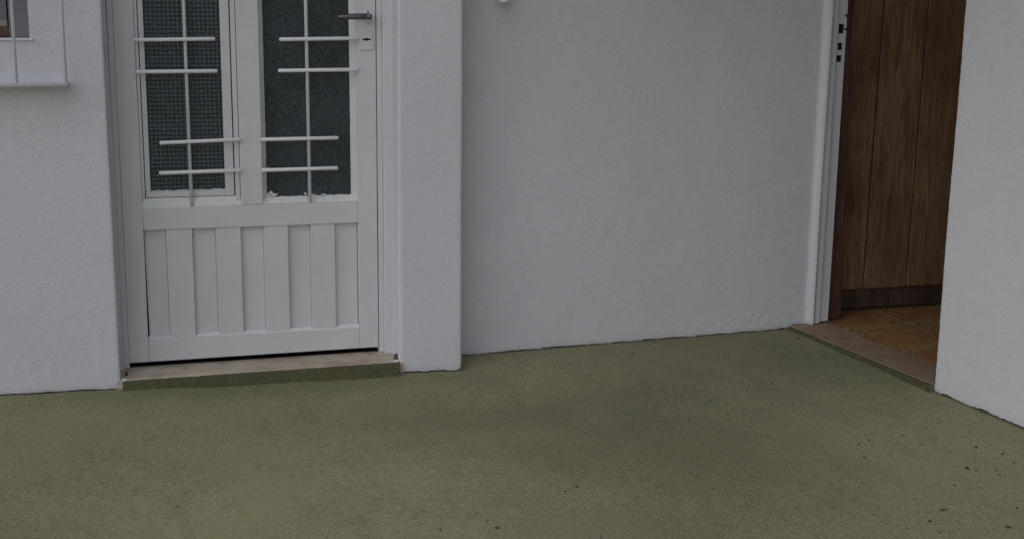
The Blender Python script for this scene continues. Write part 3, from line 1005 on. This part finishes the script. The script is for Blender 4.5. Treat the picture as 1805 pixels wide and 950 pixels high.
# lever handle and lock plate
hd = rod('handle', [(0.7655, 0.086, 1.1565), (0.752, 0.0835, 1.1570), (0.735, 0.0830, 1.1565), (0.705, 0.0835, 1.1560), (0.682, 0.0845, 1.1553), (0.670, 0.087, 1.1550), (0.6655, 0.089, 1.1550)],
         [0.0095, 0.0105, 0.0100, 0.0092, 0.0084, 0.0072, 0.0035], M_STEEL, door, 12)
hd['label'] = 'dull grey metal lever handle'
bm = bmesh.new()
lathe_y(bm, 0.7660, 1.1560, [(0.0001, 0.074), (0.0075, 0.074), (0.0095, 0.077), (0.0095, 0.095), (0.0080, 0.098), (0.0080, 0.124)])
bm_obj('spindle', bm, M_STEEL, hd, True)
bm = bmesh.new()
lathe_y(bm, 0.7660, 1.1540, [(0.0001, 0.118), (0.010, 0.118), (0.0145, 0.1205), (0.0165, 0.1255), (0.0165, FY + 0.001)])
bm_obj('rosette', bm, M_BAR, hd, True)
box('lug', 0.7640, 0.7688, 0.100, 0.112, 1.1665, 1.1735, M_STEEL, hd, 0.001)
lp = box('lock_plate', 0.7420, 0.7848, FY - 0.0045, FY + 0.002, 1.0495, 1.1125, M_PAINT, door, 0.0012)
lp['label'] = 'painted lock plate with keyhole'
bm = bmesh.new()
kx, kz = 0.7642, 1.0835
outline = [(-0.0135, -0.0022), (-0.005, -0.0028), (-0.003, -0.0042), (0.003, -0.0044), (0.005, -0.0026), (0.013, -0.0030), (0.0135, 0.0024), (0.005, 0.0026), (0.003, 0.0048), (-0.003, 0.0046), (-0.005, 0.0022), (-0.0135, 0.0020)]
f1 = [bm.verts.new((kx + a, FY - 0.0049, kz + b)) for a, b in outline]
f2 = [bm.verts.new((kx + a, FY - 0.0040, kz + b)) for a, b in outline]
bm.faces.new(f1)
bm.faces.new(f2[::-1])
for i in range(len(outline)):
    j = (i + 1) % len(outline)
    bm.faces.new((f1[i], f1[j], f2[j], f2[i]))
bm_obj('keyhole', bm, M_BLACK, lp)

# ------------------------------------------------------------------ brown plank door standing open inside
bd = empty('brown_door', (2.70, 0.37, 0.018), 'brown varnished plank door standing open inside the right doorway', 'door')
DY = 0.352
seams = [2.668, 2.8005, 2.9965, 3.190, 3.385, 3.56]
LEAN = 0.006
for a, b in zip(seams, seams[1:]):
    bm = bmesh.new()
    add_box(bm, a + 0.0024, b - 0.0024, DY + random.uniform(-0.0006, 0.0006), DY + 0.035, 0.102, 2.12, 0.004, 2)
    for v in bm.verts:
        v.co.x += LEAN * (v.co.z - 0.6)
    bm_obj('plank', bm, M_WOOD, bd)
for xg in seams[1:-1]:
    bm = bmesh.new()
    add_box(bm, xg - 0.0023, xg + 0.0023, DY + 0.0045, DY + 0.030, 0.103, 2.118)
    for v in bm.verts:
        v.co.x += LEAN * (v.co.z - 0.6)
    bm_obj('joint', bm, M_BLACK, bd)  # black strip standing in for the shade in each groove
box('backing', 2.672, 3.545, DY + 0.0355, DY + 0.040, 0.11, 2.11, M_BLACK, bd)
box('bottom_rail', 2.660, 3.55, DY + 0.004, DY + 0.038, 0.0225, 0.0985, M_KICK, bd, 0.005, 0.006)
box('rail_lip', 2.660, 3.55, DY - 0.003, DY + 0.034, 0.0985, 0.1015, M_WOODRED, bd, 0.001, 0.005)

# ------------------------------------------------------------------ grille over the window
gr = empty('window_grille', (-0.6, -0.06, 0.96), 'white metal security grille standing off the wall before the left window', 'grille')
GY = -0.062
rod('bar', [(-1.45, GY, 0.9560), (-0.1525, GY, 0.9560)], 0.0066, M_BAR, gr)
for x in (-0.1565, -0.2915, -0.4265, -0.5615, -0.6965, -0.8315, -0.9665, -1.1015, -1.2365, -1.3715):
    rod('bar', [(x, GY + 0.002, 0.9575), (x - 0.0005, GY + 0.002, 2.15)], 0.0047, M_BAR, gr)
rod('bar', [(-1.45, GY, 2.15), (-0.1495, GY, 2.15)], 0.0052, M_BAR, gr)
for z in (0.9560, 2.15):
    for x in (-0.1570, -1.44):
        rod('bracket', [(x, GY, z), (x, 0.006, z + 0.002)], 0.0050, M_BAR, gr)
box('tray', -1.44, -0.156, GY + 0.004, -0.0015, 0.9515, 0.9540, M_BAR, gr)

# ------------------------------------------------------------------ round fitting high on the recessed wall
FXc, FZc = 1.2072, 1.2305
wf = empty('wall_fitting', (FXc, my(FXc), FZc), 'small round white fitting high on the recessed wall beside the pier', 'wall fitting')
yw = my(FXc)
bm = bmesh.new()
prof = [(0.0150, yw - 0.062), (0.0185, yw - 0.070), (0.0245, yw - 0.072), (0.0262, yw - 0.066), (0.0255, yw - 0.045), (0.0205, yw - 0.030), (0.0195, yw + 0.004)]
lathe_y(bm, FXc, FZc, prof, 36)
bm_obj('collar', bm, M_BAR, wf, True)
bm = bmesh.new()
lathe_y(bm, FXc, FZc, [(0.0001, yw - 0.068), (0.006, yw - 0.067), (0.011, yw - 0.0635), (0.0145, yw - 0.0605)], 28)
bm_obj('lens', bm, M_GREYF, wf, True)
bm = bmesh.new()
lathe_y(bm, FXc, FZc, [(0.034, yw - 0.004), (0.036, yw - 0.001), (0.036, yw + 0.006)], 36)
bm_obj('backplate', bm, M_BAR, wf, True)

# ------------------------------------------------------------------ crumbs of soil on the floor
GRP = 'crumbs of soil on the floor'
def ground_at(u, v):
    d = fwd + right * ((u - 902.5) / 2285.7) + down * ((v - 475.0) / 2285.7)
    t = -CAM.z / d.z
    p = CAM + d * t
    return p.x, p.y
CR = [
    (1705, 821, .0085, 'largest dark soil crumb on the floor before the right wall'),
    (1661, 897, .0075, 'spread-out dark clump of soil with a thin stalk on the floor'),
    (1777, 928, .0070, 'dark soil crumb nearest the bottom right corner of the floor'),
    (1639, 916, .0060, 'dark soil crumb just below left of the spread-out clump'),
    (1683, 851, .0055, 'dark crumb on the floor halfway between largest crumb and spread-out clump'),
    (1768, 795, .0062, 'dark soil crumb closest to the foot of the right wall'),
    (1721, 783, .0062, 'flat brown crumb on the floor straight above the largest crumb'),
    (1592, 762, .0055, 'lone dark crumb on the floor below the near end of the brown threshold'),
    (1532, 771, .0052, 'upper right one of three dark crumbs in a small cluster'),
    (1515, 779, .0050, 'left one of three dark crumbs in a small cluster'),
    (1524, 803, .0055, 'lowest of three dark crumbs in a small cluster'),
    (1625, 779, .0045, None), (1788, 811, .0050, None), (1721, 825, .0050, None), (1757, 824, .0050, None), (1763, 833, .0048, None),
    (1793, 893, .0058, 'dark crumb at the right edge of the picture on the floor'),
    (1407, 597, .0070, 'dark crumb on the floor at the far corner of the brown threshold'),
    (1115, 624, .0062, 'dark crumb on the floor close to the foot of the recessed wall'),
    (1100, 619, .0045, None), (1393, 621, .0048, None), (1430, 640, .0045, None), (1471, 644, .0045, None),
    (1360, 672, .0048, 'lone dark crumb on the floor between recessed wall and cluster of three'),
    (1283, 727, .0045, None), (1017, 855, .0060, 'dark flat crumb alone in the middle of the floor'),
    (996, 864, .0038, None), (876, 929, .0062, 'dark crumb near the bottom edge in the middle of the floor'),
    (776, 932, .0045, None), (314, 894, .0042, 'tiny dark crumb alone on the left half of the floor'),
    (1612, 876, .0035, None), (1658, 936, .0040, None), (1571, 799, .0032, None), (1583, 844, .0035, None), (1730, 856, .0035, None),
    (1059, 947, .0045, None), (1239, 716, .0035, None), (932, 691, .0030, None), (859, 917, .0030, None), (1574, 789, .003, None),
    (1349, 738, .0032, None), (1502, 880, .003, None), (1540, 905, .003, None), (1465, 850, .003, None), (1600, 930, .003, None),
]
proto = []
for s in range(6):
    bm = bmesh.new()
    bmesh.ops.create_icosphere(bm, subdivisions=2, radius=1.0)
    for v in bm.verts:
        q = 1 + 0.55 * noise.noise(Vector(v.co) * 1.6 + Vector((s * 5.1, 0, 0))) + 0.3 * noise.noise(Vector(v.co) * 4.3 + Vector((0, s * 3.7, 0)))
        v.co = Vector((v.co.x * q, v.co.y * q * 0.75, max(-0.25, v.co.z * q * 0.62)))
    bmesh.ops.recalc_face_normals(bm, faces=bm.faces)
    m_ = bpy.data.meshes.new('soil_crumb')
    bm.to_mesh(m_)
    bm.free()
    m_.materials.append(M_LEAFBIT if s in (1, 4) else M_DIRT)
    proto.append(m_)
rnd = random.Random(3)
for i, (u, v, r_, lab) in enumerate(CR):
    x, y = ground_at(u, v)
    o = bpy.data.objects.new('soil_crumb', proto[i % 6])
    col.objects.link(o)
    o.location = (x, y, floor_z(x, y) + r_ * 0.12)
    o.scale = (r_ * 0.9, r_ * 0.9, r_ * 0.75)
    o.rotation_euler.z = rnd.uniform(0, 6.28)
    o['label'] = lab or 'very small dark speck of soil scattered on the green floor'
    o['category'] = 'soil crumb'
    o['group'] = GRP
    if i == 1:
        bm = bmesh.new()
        tube(bm, [(-0.6, 0.1, 0.25), (0.9, -0.1, 0.35), (2.1, 0.15, 0.12), (2.9, 0.1, 0.10)], [0.16, 0.14, 0.12, 0.06], 6)
        bmesh.ops.recalc_face_normals(bm, faces=bm.faces)
        m_ = bpy.data.meshes.new('stalk')
        bm.to_mesh(m_)
        bm.free()
        m_.materials.append(M_DIRT)
        tw = bpy.data.objects.new('stalk', m_)
        col.objects.link(tw)
        tw.parent = o
        o.rotation_euler.z = 0.1
